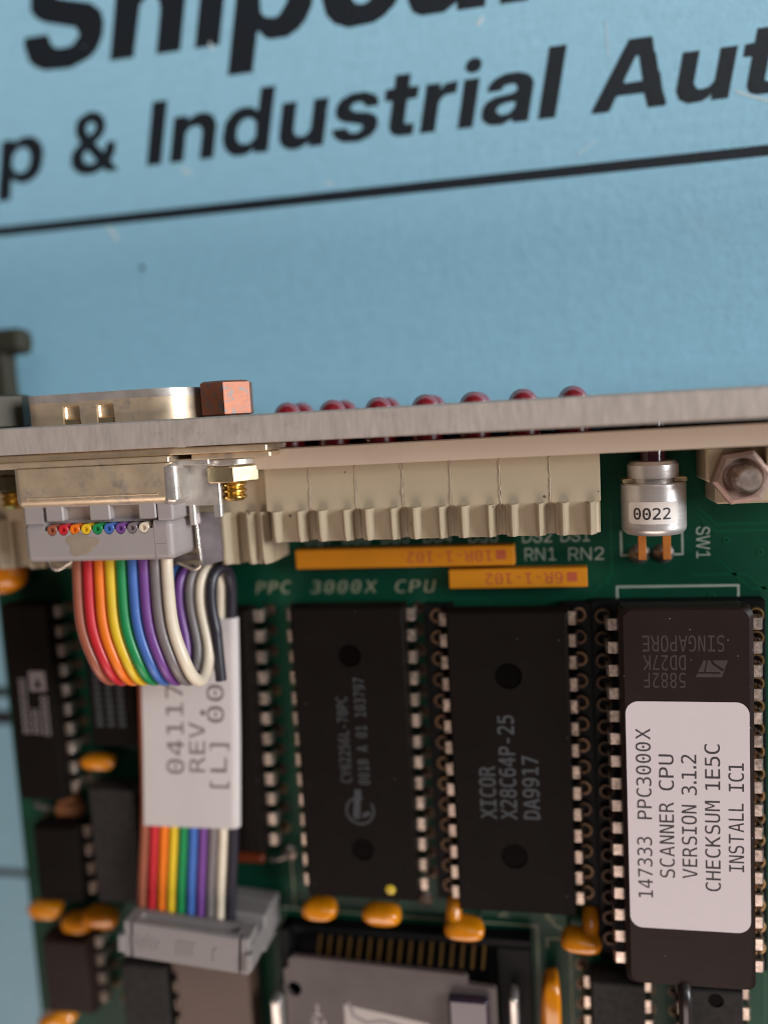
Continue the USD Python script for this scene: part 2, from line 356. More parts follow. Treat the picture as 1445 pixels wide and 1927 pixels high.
def pin_mesh(sx, x0, y, zs, w=1.25, t=0.28, out=0.95, foot=-1.8, narrow=0.5):
    """One lead: out of the body at x0 towards sx, over the bend and down through the board."""
    xo = x0 + sx * out
    def bx(xa, xb, w, za, zb): return cbox(min(xa, xb), max(xa, xb), y - w / 2, y + w / 2, za, zb, 0.04)
    a = hull([(x0 - sx * 0.3, y + s * w / 2, zs + k) for s in (-1, 1) for k in (-t / 2, t / 2)] + [(xo - sx * 0.22, y + s * w / 2, zs + k) for s in (-1, 1) for k in (-t / 2, t / 2)]
             + [(xo, y + s * w / 2, zs - 0.22) for s in (-1, 1)] + [(xo - sx * t, y + s * w / 2, zs - 0.3) for s in (-1, 1)])
    zk = max(zs - 1.6, foot + 0.6)
    b = bx(xo - sx * t, xo, w, zk, zs - 0.2)
    c = bx(xo - sx * t, xo, narrow, foot, zk + 0.05)
    return trimesh.util.concatenate([a, b, c])
def dip_body(cx, yt, yb, w, z0, zs, z1, taper=0.28, dimples=()):
    pts = []
    for z, k in ((z0, taper), (zs, 0), (z1 - 0.12, taper - 0.05), (z1, taper + 0.15)):
        for x in (cx - w / 2 + k, cx + w / 2 - k):
            for y in (yt - k, yb + k):
                pts.append((x, y, z))
    b = hull(pts)
    if dimples: b = cut(b, *[cyl("z", (x, y), r, z1 - 0.18, z1 + 1, 40) for x, y, r in dimples])
    return b
def pads(parent, xs, ys, r=0.78, m="copper"):
    for x in xs:
        for y in ys:
            part(parent, "solder_pad", turned([(0.005, r), (0.05, r), (0.06, r * 0.72), (0.30, r * 0.42), (0.45, 0.28), (0.46, 0.0)], "z", (x, y), 18), m, smooth=40)
def dip(cx, y0, n, row, w, label, body="chip", z0=1.1, zs=3.0, z1=4.8, dimples=(), sides=(-1, 1), pinm="pin", padm="copper", end=1.35, name="integrated_circuit", w_pin=1.45, parent=None, feet=-1.8, padlist=True, taper=0.28):
    yb = y0 - 2.54 * (n - 1)
    c = part(parent or pcb, name, dip_body(cx, y0 + end, yb - end, w, z0, zs, z1, taper, dimples), body, label=label)
    for x, y, rr_ in dimples:
        part(c, "dimple", cyl("z", (x, y), rr_ - 0.02, z1 - 0.4, z1 - 0.15, 36), "dimple")
    for s in sides:
        x0 = cx + s * w / 2
        for i in range(n):
            part(c, "pin", pin_mesh(s, x0, y0 - 2.54 * i + RNG.normal(0, 0.035), zs + RNG.normal(0, 0.02), w=w_pin + RNG.normal(0, 0.03), out=row / 2 + 0.14 - w / 2 + RNG.normal(0, 0.035), foot=feet), pinm, smooth=30)
    if padlist:
        pads(pcb, [cx + s * row / 2 for s in sides], [y0 - 2.54 * i for i in range(n)], m=padm)
    return c

for pts in ([(21.0, 12), (23.0, 10), (30, 10)], [(21.0, 11.2), (23.0, 9.2), (30, 9.2)], [(23.2, 6.0), (26.5, 2.8), (31, 2.8)], [(11.8, 12), (11.8, 4.6), (9.6, 2.4), (9.6, -6)], [(20.5, 4.4), (26, 4.4), (31, 0.2)], [(-9.6, 2.4), (-9.6, -34)], [(-27.2, 3), (-27.2, -28)], [(-26.6, 3), (-26.6, -28)],
            [(-64.6, -5), (-64.6, -40)], [(-63.6, -22), (-65, -24), (-65, -50)], [(27.8, -20), (27.8, -60)], [(28.5, -20), (28.5, -60)], [(4.0, -36.2), (9.5, -36.2)], [(10, -40), (5, -45)]):
    part(pcb, "copper_trace", slab(LineString(pts).buffer(0.16, cap_style=2, join_style=2), 0.0, 0.015), "trace")
for x, y in ((24.0, 8.2), (27.5, 6.8), (22.4, 2.0), (11.2, 3.9), (-26.9, -6.0), (-10.0, -12), (28.2, -30), (-64.9, -14), (9.4, -38.4), (6.9, -42.3)):
    part(pcb, "via", turned([(0.004, 0.42), (0.05, 0.40), (0.06, 0.2), (-0.4, 0.18), (-0.4, 0)], "z", (x, y), 16), "trace", smooth=30)
# the two wide chips in the middle
c2 = dip(0.0, 0.3, 14, 15.24, 13.7, "second wide black chip, beside the stickered chip, with two round dimples and three lines of print", dimples=((0.1, -5.8, 1.5), (0.0, -27.0, 1.5)), padlist=False)
for txt, x, y0, y1 in (("XICOR", -1.85, -22.6, -16.3), ("X28C64P-25", 0.45, -22.6, -10.3), ("DA9917", 3.0, -22.5, -15.0)):
    part(c2, "lettering", slab(lay(glyphs(txt, "mono", bold=2), (x, y0), 1.75, width=y1 - y0, rot=90), 4.8, 4.812), "chip_ink")
s2 = part(pcb, "chip_socket", [cbox(sx * 7.85 - 1.75, sx * 7.85 + 1.75, -34.6, 1.7, 0, 1.5, 0.12) for sx in (-1, 1)], "socket", label="black socket rails under the second wide chip")
for sx in (-1, 1):
    for i in range(14):
        part(s2, "cup", turned([(0.3, 0.0), (0.3, 0.85), (1.75, 0.85), (1.9, 0.76), (1.9, 0.66), (1.5, 0.5), (1.0, 0.3), (0.8, 0)], "z", (sx * 8.0, 0.42 - 2.54 * i), 20), "copper2", smooth=35)
c1 = dip(-18.15, 0.97, 14, 15.24, 13.7, "first wide black chip, with a round logo and a yellow dot", dimples=((-17.95, -3.5, 1.35), (-17.75, -27.0, 1.35)))
part(c1, "lettering", slab(lay(glyphs("CY62256L-70PC", "mono", bold=1), (-18.6, -18.8), 1.25, width=10.4, rot=90), 4.8, 4.812), "chip_ink")
part(c1, "lettering", slab(lay(glyphs("8018 A 01 103797", "mono", bold=1), (-16.45, -19.0), 1.25, width=12.9, rot=90), 4.8, 4.812), "chip_ink")
g = Point(-17.8, -22.2)
logo = g.buffer(1.75).difference(g.buffer(1.5)).difference(box(-17.4, -21.4, -16.4, -19)).union(affinity.rotate(box(-18.5, -23.2, -17.7, -19.6), -6)).union(affinity.rotate(box(-17.6, -22.9, -16.6, -22.4), 30))
part(c1, "logo", slab(logo, 4.8, 4.812), "chip_ink")
part(c1, "paint_dot", turned([(4.8, 0.62), (4.9, 0.5), (4.93, 0)], "z", (-14.7, -31.9), 20), "yellow", smooth=40, label="small yellow paint dot")
# the chip half under the flat cable
c0 = dip(-36.5, 0.88, 12, 15.24, 13.4, "black chip under the printed label of the rainbow cable", sides=(1,), body="chip", taper=0.45)
# left column
cl = dip(-59.2, 1.65, 10, 7.62, 6.5, "long narrow black chip with grey print at the board's left edge", body="chip", pinm="pin")
part(cl, "lettering", slab(box(-59.3, -8.1, -57.0, -5.5).difference(Polygon([(-58.7, -7.6), (-57.6, -7.6), (-58.15, -6.3)])), 4.8, 4.812), "silver_ink", label="square logo with a triangle")
rows = []
for k, (x, a, b) in enumerate(((-60.3, -13.6, -6.4), (-58.9, -13.6, -10.4), (-57.5, -13.8, -8.6))):
    y = a
    while y < b:
        h = 0.55 + 0.3 * random.random(); rows.append(box(x - 0.5, y, x + 0.5, min(y + h, b)).difference(box(x - 0.2, y + 0.15, x + 0.25, y + h - 0.15))); y += h + 0.22
part(cl, "lettering", slab(union_all(rows), 4.8, 4.812), "silver_ink", label="three columns of blurred grey print")
clb = dip(-48.3, 1.4, 7, 7.62, 6.5, "black chip with faint grey print left of the cable", body="chip", pinm="pin_dark", padm="copper")
part(clb, "lettering", slab(union_all([box(-50.6 + 1.5 * k, -12.5, -49.7 + 1.5 * k, -4.0 - k) for k in range(3)]).difference(union_all([box(-53, -12 + 0.8 * j, -44, -11.75 + 0.8 * j) for j in range(12)])), 4.8, 4.812), "chip_ink")
clc = dip(-49.7, -21.8, 6, 7.62, 6.5, "dark grey textured chip below the faint printed chip", body="chip_grey", pinm="pin_dark")
cld = dip(-58.0, -27.2, 4, 7.62, 6.4, "short black eight-pin chip above two orange capacitors", body="chip", pinm="pin")
clp = dip(-58.0, -42.4, 4, 7.62, 6.6, "short purplish eight-pin chip at the lower left corner", body="chip_brown", pinm="pin", z1=5.2)
clg = dip(-47.4, -45.2, 7, 7.62, 6.5, "dark grey textured chip below the grey cable plug", body="chip_grey", pinm="pin")
# brown lidded chip below the cable plug
lid = part(pcb, "integrated_circuit", dip_body(-38.0, -40.0, -72, 10.2, 1.0, 3.0, 5.0, 0.25), "slab", label="brown topped chip below the grey cable plug")
# lower right pair
ca = dip(11.05, -42.9, 7, 7.62, 6.3, "dark grey chip below the left half of the stickered chip", body="chip_grey", pinm="pin")
cb = dip(21.6, -42.9, 7, 7.62, 6.2, "dark grey chip with a round dimple below the stickered chip", body="chip_grey", pinm="pin", dimples=((21.6, -42.9, 0.85),))

# orange dipped capacitors: lens-shaped bodies standing on two legs
BLOB = trimesh.creation.icosphere(3)
def capacitor(x, y, w, t, h, z0, label, rot=0.0, tilt=0.0, ex=0.72):
    b = BLOB.copy(); v = b.vertices
    v = np.sign(v) * np.abs(v) ** ex
    v = v * (w / 2, t / 2, h / 2)
    v[:, 0] *= 1 + 0.08 * v[:, 2] / (h / 2)
    ph = RNG.uniform(0, 6, 4)
    v = v * (1 + 0.035 * np.sin(BLOB.vertices @ (3.1, 2.2, 1.7) + ph[0]) + 0.03 * np.sin(BLOB.vertices @ (-2.0, 4.1, 3.3) + ph[1]))[:, None]
    R = Rotation.from_euler("xz", (tilt, rot), degrees=True)
    b.vertices = R.apply(v) + (x, y, z0 + h / 2)
    c = part(pcb, "capacitor", b, "orange", smooth=True, label=label)
    for s in (-1, 1):
        dx, dy = R.apply((s * w * 0.32, 0, 0))[:2]
        part(c, "leg", cyl("z", (x + dx, y + dy), 0.27, -1.5, z0 + 0.8, 10), "solder", smooth=40)
for x, y, w, t, h, z0, rot, lab in (
    (-24.1, -35.9, 4.5, 2.2, 3.4, 1.2, 0, "orange capacitor below the first wide chip, left one"), (-16.3, -36.1, 4.5, 2.2, 3.4, 1.2, -3, "orange capacitor below the first wide chip, under its yellow dot"),
    (-6.3, -37.2, 4.6, 2.3, 3.6, 1.2, -6, "orange capacitor at the lower left corner of the second wide chip"), (7.2, -37.9, 4.5, 2.3, 3.6, 1.2, -8, "orange capacitor at the lower right corner of the second wide chip"),
    (-61.7, -38.3, 4.6, 2.3, 3.4, 1.0, 0, "orange capacitor at the board's left edge"), (-57.2, -40.0, 4.4, 2.2, 3.4, 1.0, 0, "orange capacitor just right of the edge one, lower of a touching pair"),
    (-53.7, -39.0, 4.6, 2.2, 3.4, 1.0, -5, "orange capacitor touching the grey cable plug"), (-61.0, -53.3, 5.4, 3.0, 4.4, 1.0, 22, "tilted orange capacitor in the lower left corner"),
    (-52.6, -18.3, 4.6, 1.9, 2.6, 0.6, 0, "orange capacitor between the left chips")):
    capacitor(x, y, w, t, h, z0, lab, rot)
capacitor(-63.0, 6.4, 6.6, 4.4, 4.6, 0.8, "big orange capacitor beside the cable connector at the left edge")
capacitor(3.5, -48.6, 2.3, 12.4, 4.4, 1.0, "long upright orange component in the bottom row", 0, ex=0.45)
for (a, b) in (((8.3, -35.6), (8.2, -37.5)), ((-7.6, -34.9), (-7.7, -37.0))):
    part(pcb, "capacitor_neck", tube(spline([(*a, 0.2), (*a, 1.6), (*b, 2.9)], 14), 0.95), "orange", smooth=60, label="orange dipped neck of a capacitor")

# orange resistor networks with upside-down red print
def network(x0, x1, y0, y1, text, sq, tx, tw, label):
    n = part(pcb, "resistor_network", cbox(x0, x1, y0, y1, 0.35, 2.1, 0.12), "orange_net", label=label)
    ym = (y0 + y1) / 2
    part(n, "lettering", slab(box(sq - 0.55, ym - 0.45, sq + 0.55, ym + 0.6), 2.1, 2.115), "orange_ink")
    part(n, "lettering", slab(lay(glyphs(text, "mono"), (tx, ym + 0.62), 1.25, width=tw, rot=180), 2.1, 2.115), "orange_ink")
    for k in range(int((x1 - x0) / 2.54)):
        part(n, "pin", cyl("z", (x0 + 1.3 + 2.54 * k, ym), 0.25, -1.5, 0.5, 8), "solder")
network(-24.5, 1.15, 6.25, 8.55, "10R-1-102", -0.35, -1.4, 9.7, "long orange resistor network under the LED holder")
network(-6.4, 9.05, 3.62, 5.85, "6R-1-102", 7.4, 6.4, 8.6, "short orange resistor network above the second wide chip")
part(pcb, "solder_pad", turned([(0.005, 1.0), (0.3, 0.5), (0.5, 0)], "z", (-28.6, -30.5), 18), "solder", smooth=40)
part(pcb, "solder_pad", turned([(0.005, 1.0), (0.3, 0.5), (0.5, 0)], "z", (-11.4, -35.6), 18), "solder", smooth=40)
rr = part(pcb, "resistor", cyl("x", (-30.8, 0.9), 0.7, -35.5, -31.5, 20, 0.25), "resistor_red", smooth=40, label="small red resistor end beside the grey cable plug")
part(rr, "lead", tube(spline([(-30.8, -30.9, 1.0), (-29.6, -30.8, 1.0), (-28.7, -30.5, 0.7), (-28.6, -30.5, -1)], 16), 0.28), "solder", smooth=50)
r2 = part(pcb, "resistor", cyl("x", (-25.3, 1.1), 0.95, -59.6, -55.9, 20, 0.3), "resistor", smooth=40, label="small copper coloured resistor between the left chips")
part(r2, "lead", tube(spline([(-63.2, -25.0, -0.5), (-63.0, -25.0, 0.7), (-62.0, -25.1, 1.1), (-59.5, -25.3, 1.1)], 16), 0.28), "solder", smooth=50)
r3 = part(pcb, "resistor", cyl("x", (-23.6, 1.1), 0.8, -59.2, -56.4, 20, 0.3), "resistor", smooth=40, label="smaller copper coloured resistor right below the long narrow chip")
for x, y in ((-52.4, -50.2), (-53.0, -52.6), (-50.8, -51.6), (-12.6, -34.0), (-54.4, -36.5), (-62.5, -23.2)):
    part(pcb, "solder_pad", turned([(0.005, 0.8), (0.25, 0.4), (0.4, 0)], "z", (x, y), 16), "solder", smooth=40)

# white print on the board
silk(lay(glyphs("PPC", "mono", gap=0.28), (-30.45, 2.95), 1.45, width=4.2, shear=0.2), "silk_yellow", "white board print PPC")
silk(lay(glyphs("3000X", "mono", gap=0.28), (-23.5, 2.9), 1.45, width=8.0, shear=0.2), "silk_yellow", "white board print 3000X")
silk(lay(glyphs("CPU", "mono", gap=0.28), (-13.2, 2.85), 1.45, width=4.7, shear=0.2), "silk_yellow", "white board print CPU")
for t, x, y, w in (("RN1", 2.2, 6.35, 3.5), ("RN2", 7.1, 6.3, 3.9), ("DS2", 2.0, 8.45, 3.3), ("DS1", 6.3, 8.45, 3.2), ("DS7", -23.7, 8.75, 3.3), ("DS6", -19.1, 8.75, 3.3), ("DS5", -14.4, 8.75, 3.3), ("DS4", -9.4, 8.7, 3.3), ("DS3", -4.1, 8.6, 3.3)):
    silk(lay(glyphs(t, "sans", 360), (x, y), 1.45, width=w), "silk", "white board print " + t)
silk(lay(glyphs("SW1", "sans", 400), (20.9, 9.75), 1.45, width=3.5, rot=-90), "silk", "white board print SW1")
silk(union_all([ring_line([(12.35, 1.0), (12.35, 3.15), (25.25, 3.15), (25.25, 1.0)], 0.26)]), "silk", "white printed outline above the stickered chip", "outline")
silk(ring_line([(12.9, 9.5), (12.9, 6.75), (14.0, 6.75)], 0.22), "silk", "white printed corner left of the switch pins", "outline")
silk(ring_line([(18.3, 6.75), (19.45, 6.75), (19.45, 9.5)], 0.22), "silk", "white printed corner right of the switch pins", "outline")
silk(union_all([ring_line([(-31.5, -37.95), (2.05, -38.35), (2.1, -70)], 0.24), ring_line([(-28.3, -30), (-28.3, -37.9)], 0.2)]), "silk_yellow", "printed outline round the card socket", "outline")
silk(ring_line([(3.2, -41.0), (3.2, -39.8), (5.9, -39.8), (5.9, -58)], 0.2), "silk_yellow", "printed outline round the upright component", "outline")
silk(affinity.translate(Point(0, 0).buffer(2.0).difference(Point(0, 0).buffer(1.8)).intersection(box(-2, -2, 0, 2)), 5.4, -36.6), "silk_yellow", "printed arc beside a capacitor", "outline")
silk(lay(glyphs("C", "sans", 360), (3.1, -37.6), 1.3), "silk_yellow"); silk(lay(glyphs("2", "sans", 360), (-2.6, -37.4), 1.3, width=1.4), "silk_yellow")

# ------------------------------------------------------------------ beige LED holders, red lights, bar
def holder(x0, x1, y0, y1, zt, ribs, label, ycl, zb=2.0, rh=1.35, m="beige"):
    body = cbox(x0, x1, y0, y1, zb, zt, 0.07)
    # channels beside the side walls, below the clip line
    cuts = [cbox(xa, xb, y0 - 1, ycl, zt - 1.35, zt + 1, 0.3) for xa, xb in ribs["cut"]]
    body = cut(body, *cuts)
    h = part(pcb, "led_holder", body, m, label=label)
    for xa, xb in ribs["rib"]:
        pts = []
        for y, k in ((y0 + 0.05, -0.55), (y0 + 0.9, -0.1), (ycl, 0.0)):
            for f, z in ((0.0, zt - 1.4), (0.04, zt - 0.1), (0.22, zt + rh * 0.75), (0.45, zt + rh), (0.62, zt + rh * 0.98), (0.92, zt + rh * 0.35), (1.0, zt - 0.25), (1.0, zt - 1.4)):
                pts.append((xa + (xb - xa) * f, y, z + (k if z > zt - 1 else 0)))
        part(h, "clip", hull(pts), m, smooth=35)
    return h
ORDER = ["leftmost", "second", "third", "fourth", "fifth", "sixth", "rightmost"]
for i in range(7):
    x0 = -25.17 + 5.08 * i; jit = RNG.uniform(-0.06, 0.06)
    holder(x0 + 0.03, x0 + 5.03, 10.62 + 0.04 * jit, 18.95, 9.4 + jit, {"cut": ((x0 - 0.5, x0 + 0.62), (x0 + 4.55, x0 + 6.0)), "rib": ((x0 + 0.62, x0 + 1.95), (x0 + 3.5, x0 + 4.5))},
           "%s beige plastic LED holder of the row of seven" % ORDER[i], 14.05)
holder(-64.5, -25.25, 8.1, 18.6, 8.3, {"cut": ((-26.35, -25.0), (-29.1, -27.95), (-33.5, -31.1), (-57.2, -55.2), (-53.2, -51.8)), "rib": ((-31.2, -29.6), (-28.0, -26.6), (-55.3, -53.6), (-59.2, -57.4), (-26.3, -25.3))},
       "wide beige plastic bracket under the metal connector", 14.0, rh=1.2)
# the moulding flash along two joints
for i in range(1, 7):
    x = -25.17 + 5.08 * i
    ys = np.linspace(10.7, 18.7, 22)
    part(pcb, "moulding_flash", tube(np.stack([x + 0.03 * RNG.standard_normal(22), ys, np.where(ys < 14.0, 8.25, 9.42) + 0.03 * RNG.standard_normal(22)], 1), 0.055, 6), "beige_bar", smooth=60)
bar = cbox(-29.0, 75, 18.85, 21.0, 4.0, 11.6, 0.12); bar.apply_transform(trimesh.transformations.rotation_matrix(0.0045, (0, 0, 1), (-10, 20, 0)))
part(pcb, "mounting_bar", bar, "beige_bar", label="long beige plastic bar along the metal front panel")
blk = union(cbox(21.0, 34, 15.2, 18.8, 0.0, 6.4, 0.25), cbox(21.9, 34, 12.9, 15.5, 0.0, 6.2, 0.25), cbox(26.4, 34, 16.9, 18.8, 5.0, 8.4, 0.2))
bk = part(pcb, "mounting_block", blk, "beige", label="beige plastic block under the hexagonal nut")
part(bk, "nut", cut(prism("z", 5.0, (24.15, 15.75), 6.2, 8.3, 0.22, math.radians(8)), cyl("z", (24.15, 15.75), 1.62, 7.3, 9, 32, r1=2.2)), "brown_nut", label="hexagonal steel nut")
part(bk, "bolt", turned([(6.0, 1.3), (10.6, 1.3), (11.2, 0.98), (11.25, 0.0)], "z", (24.15, 15.75), 36), "bolt", smooth=35, label="steel bolt end")

for zc, nm in ((7.4, "upper"), (2.0, "lower")):
    for i in range(7):
        x = -22.63 + 5.09 * i
        prof = [(15.0, 0.0), (15.0, 1.75), (20.6, 1.75), (21.5, 1.75), (21.5, 1.5), (24.3, 1.5)] + [(24.3 + 1.5 * math.sin(a), 1.5 * math.cos(a)) for a in np.linspace(0.15, math.pi / 2 - 0.02, 9)] + [(25.8, 0)]
        part(pcb, "led_lamp", turned(prof, "y", (x, zc), 28), "led", smooth=40, label="red LED of the %s row in the front panel" % nm)

# ------------------------------------------------------------------ aluminium front panel and the handle on it
pan = cbox(-120, 90, 21.74, 24.6, -12.95, 16.6, 0.16)
pan = cut(pan, *[cyl("y", (-22.63 + 5.09 * i, z), 1.62, 20, 26, 28) for i in range(7) for z in (7.4, 2.0)], cyl("y", (16.05, 3.9), 1.6, 20, 26, 28), cbox(-49.9, -30.7, 20, 26, 5.4, 15.4, 0.5))
part(pcb, "front_panel", pan, "panel", label="thick aluminium front panel seen along its edge")
part(pcb, "panel_handle", [rbox(-90, -62.6, 34.5, 38.0, -9.2, -5.6, 1.3), rbox(-90, -65.4, 24.62, 35.2, -9.0, -6.0, 0.9)], "handle", smooth=40, label="dark olive plastic handle at the left end of the panel")

# ------------------------------------------------------------------ push switch
SWX, SWZ, SWR = 16.05, 3.9, 3.32
sw = part(pcb, "push_switch", turned([(9.75, 0), (9.75, 2.2), (9.85, 2.9), (10.15, 3.2), (10.5, SWR), (15.0, SWR), (15.25, 3.15), (15.3, 2.2), (15.3, 0)], "y", (SWX, SWZ), 64), "alu", smooth=35, label="round aluminium push switch beside the LED holders")
part(sw, "neck", turned([(15.2, 0), (15.2, 2.3), (15.7, 2.3), (15.75, 2.62), (17.15, 2.62), (17.5, 2.3), (17.55, 0)], "y", (SWX, SWZ), 56), "alu", smooth=35)
part(sw, "shaft", cyl("y", (SWX, SWZ), 1.3, 17.4, 23.4, 32, 0.1), "shaft", smooth=40, label="dark red purple plunger")
part(sw, "bracket", [cbox(12.85, 14.2, 15.3, 15.75, 2.2, 5.2, 0.1), cbox(18.0, 19.3, 15.3, 15.8, 2.2, 5.4, 0.1)], "nut", label="thin metal bracket ears")
for x in (14.85, 17.4):
    part(sw, "terminal", [cbox(x - 0.42, x + 0.42, 6.75, 10.0, 3.0, 3.35, 0.05), hull([(x + s * 0.42, y, z) for s in (-1, 1) for y, z in ((6.9, 3.3), (7.25, 3.3), (6.9, -0.6), (7.25, -0.6))])], "terminal")
    part(pcb, "solder_pad", turned([(0.005, 1.15), (0.25, 0.95), (0.7, 0.5), (0.75, 0)], "z", (x, 6.9), 24), "solder", smooth=40)
def wrap(mesh, r):
    """Bends a flat sheet (x across, y along) round the switch."""
    v = mesh.vertices.copy(); a = v[:, 0] / r; rr = r + v[:, 2]
    mesh.vertices = np.stack([SWX + rr * np.sin(a), v[:, 1], SWZ + rr * np.cos(a)], 1); return mesh
def grid_sheet(poly, h, step=0.25):
    e = extrude(poly, h); e = e.subdivide_to_size(step * 2, max_iter=8); return e
sl = part(sw, "sticker", wrap(grid_sheet(box(-3.1, 11.15, 2.2, 13.45).buffer(-0.4).buffer(0.4), 0.05), SWR), "silver_label", smooth=30)
txt = lay(glyphs("0022", "mono", bold=1), (-2.45, 11.65), 1.15, width=3.8)
part(sl, "lettering", wrap(grid_sheet(txt, 0.07), SWR), "black_ink")

# ------------------------------------------------------------------ card in a low black socket at the bottom
sk = part(pcb, "card_socket", [cbox(-29.3, 1.3, -39.9, -38.9, 0, 2.2, 0.1), cbox(-29.3, 1.3, -60.0, -39.9, 0, 0.8, 0.1), cbox(-29.6, -28.2, -70, -38.9, 0, 3.2, 0.1), cbox(-2.7, 1.3, -70, -39.9, 0, 2.4, 0.1)], "socket", label="low black socket with gold contacts")
for k in range(17):
    x = -24.7 + 1.27 * k
    part(sk, "contact", hull([(x + s * 0.17 + dx, y, z + q) for s in (-1, 1) for dx, y, z in ((0.25, -39.7, 1.7), (0, -42.3, 3.0)) for q in (0, 0.25)]), "gold_dull")
outl = Polygon([(-27.9, -41.6), (-27.3, -41.1), (-6.3, -42.0), (-6.0, -42.3), (-6.0, -43.1), (-3.0, -43.3), (-2.7, -43.6), (-2.7, -72), (-28.6, -72), (-28.6, -42.9), (-27.9, -42.5)]).difference(Point(-27.4, -45.4).buffer(0.95))
cd = part(pcb, "card", slab(outl, 4.3, 5.0), "card", label="flat metal card with a round hole in the bottom socket")
part(cd, "lettering", slab(union_all([lay(glyphs("T", "mono"), (-24.6, -47.2), 1.5, rot=180, align="mid"), lay(glyphs("TE", "mono"), (-24.4, -49.2), 1.5, rot=180, align="mid")]), 5.0, 5.012), "card_label", label="pale upside-down letters")
part(cd, "paper_label", slab(Polygon([(-21.2, -46.9), (-10.8, -48.5), (-10.8, -60), (-21.2, -60)]), 5.0, 5.03), "card_label", label="white paper label")
part(cd, "printed_curve", slab(LineString([(-20.6, -46.6), (-20.1, -48.2), (-18.6, -49.0), (-16.5, -48.6), (-14, -49.2)]).buffer(0.22), 5.03, 5.04), "purple", label="purple line on the paper label")
part(cd, "film_tab", rbox(-8.3, -3.6, -56, -44.2, 4.9, 6.2, 0.4), "purple", smooth=40, label="shiny purple film tab")
part(pcb, "guide_post", rbox(-30.2, -28.9, -60, -46.3, 1.0, 6.3, 0.35), "steel", smooth=40, label="bright metal guide rail left of the card")
part(pcb, "guide_post", rbox(-1.3, -0.3, -48.6, -44.4, 1.0, 5.2, 0.35), "steel", smooth=40, label="bright metal latch right of the card")
part(pcb, "sleeved_lead", tube(spline([(17.9, -40.3, 3.0), (17.9, -39.7, 6.0), (17.95, -40.2, 7.4), (18.0, -42.5, 7.7), (18.0, -50, 7.6), (18.0, -60, 7.4)], 50), 0.74, 16), "sleeve", smooth=50, label="black sleeved lead below the stickered chip")

# ------------------------------------------------------------------ socket of the stickered chip (fixed to the board)
SX = 18.62
fr = [cbox(SX - 9.3, SX - 6.4, -40.9, 1.95, 0, 2.0, 0.15), cbox(SX + 6.4, SX + 9.0, -40.9, 1.95, 0, 2.0, 0.15), cbox(SX - 6.4, SX + 6.4, 0.4, 1.9, 0, 2.0, 0.1), cbox(SX - 6.4, SX + 6.4, -40.4, -38.9, 0, 2.0, 0.1)]
so = part(pcb, "chip_socket", fr, "socket", label="black chip socket with round gold cups")
PY = [0.3 - 2.54 * i for i in range(16)]
for sx in (-1, 1):
    for y in PY:
        part(so, "cup", turned([(0.5, 0.0), (0.5, 0.85), (2.45, 0.86), (2.6, 0.78), (2.6, 0.66), (2.2, 0.5), (1.7, 0.3), (1.5, 0)], "z", (SX + sx * 8.0 - 0.1, y + 0.1), 20), "copper" if sx < 0 else "gold", smooth=35)

# ------------------------------------------------------------------ the stickered chip: it lifts out of its socket
ep = thing("memory_chip", (SX, -18.5, 2.6), "big brown black chip with a white printed version sticker, standing in a socket", "chip")
EW = 13.6
cors = [(sx, yy) for sx in (-1, 1) for yy in (2.35, -39.85)]
pts = []
for z, k, r in ((3.7, 0.35, 0.5), (5.5, 0.0, 0.6), (7.0, 0.1, 0.9), (7.3, 0.58, 1.0)):
    for sx, yy in cors:
        cx, cy = SX + sx * (EW / 2 - k - r), yy - math.copysign(k * 0.4 + r, yy)
        for a in np.linspace(0, 2 * math.pi, 24, endpoint=False):
            pts.append((cx + r * math.cos(a), cy + r * math.sin(a), z))
body = part(ep, "body", hull(pts), "chip_brown", smooth=20)
for s in (-1, 1):
    for i in range(16):
        y = 0.22 - 2.545 * i
        part(ep, "pin", pin_mesh(s, SX + s * EW / 2, y, 5.5, w=1.25, out=1.12, foot=1.6, narrow=0.5), "pin_bright", smooth=30)
part(body, "lettering", slab(lay(glyphs("SINGAPORE", "mono"), (22.4, -0.55), 1.7, width=8.1, rot=180), 7.3, 7.312), "laser")
part(body, "lettering", slab(lay(glyphs("DD27K", "mono"), (18.6, -3.0 + 0.35), 1.6, width=4.3, rot=180), 7.3, 7.312), "laser")
part(body, "lettering", slab(lay(glyphs("5882F", "mono"), (18.55, -4.55), 1.6, width=4.2, rot=180), 7.3, 7.312), "laser")
st = Polygon([(19.55, -5.0), (22.15, -5.0), (22.75, -3.2), (20.35, -3.2)]).difference(Polygon([(19.4, -4.62), (22.0, -4.62), (22.0, -4.45), (19.4, -4.45)])).difference(LineString([(21.0, -3.0), (21.35, -3.6), (22.2, -4.2)]).buffer(0.12)).difference(LineString([(20.75, -3.0), (20.45, -4.5)]).buffer(0.07))
part(body, "logo", slab(st, 7.3, 7.312), "laser")
stk = part(ep, "sticker", slab(box(12.42, -33.1, 24.8, -7.65).buffer(-1.35).buffer(1.35, quad_segs=12), 7.3, 7.38), "sticker", label="white version sticker with rounded corners")
for t, x, y0, y1 in (("147333", 14.85, -29.6, -22.7), ("PPC3000X", 14.9, -20.7, -10.6), ("SCANNER", 17.15, -27.2, -18.7), ("CPU", 17.2, -17.4, -13.4), ("VERSION", 19.45, -27.2, -18.95), ("3.1.2", 19.5, -17.85, -13.4),
                     ("CHECKSUM", 21.8, -28.5, -18.4), ("1E5C", 21.85, -17.2, -12.2), ("INSTALL", 24.15, -26.2, -18.6), ("IC1", 24.2, -17.3, -14.2)):
    part(stk, "lettering", slab(lay(glyphs(t, "mono", gap=0.17), (x, y0), 1.5, width=y1 - y0, rot=90), 7.38, 7.392), "black_ink")

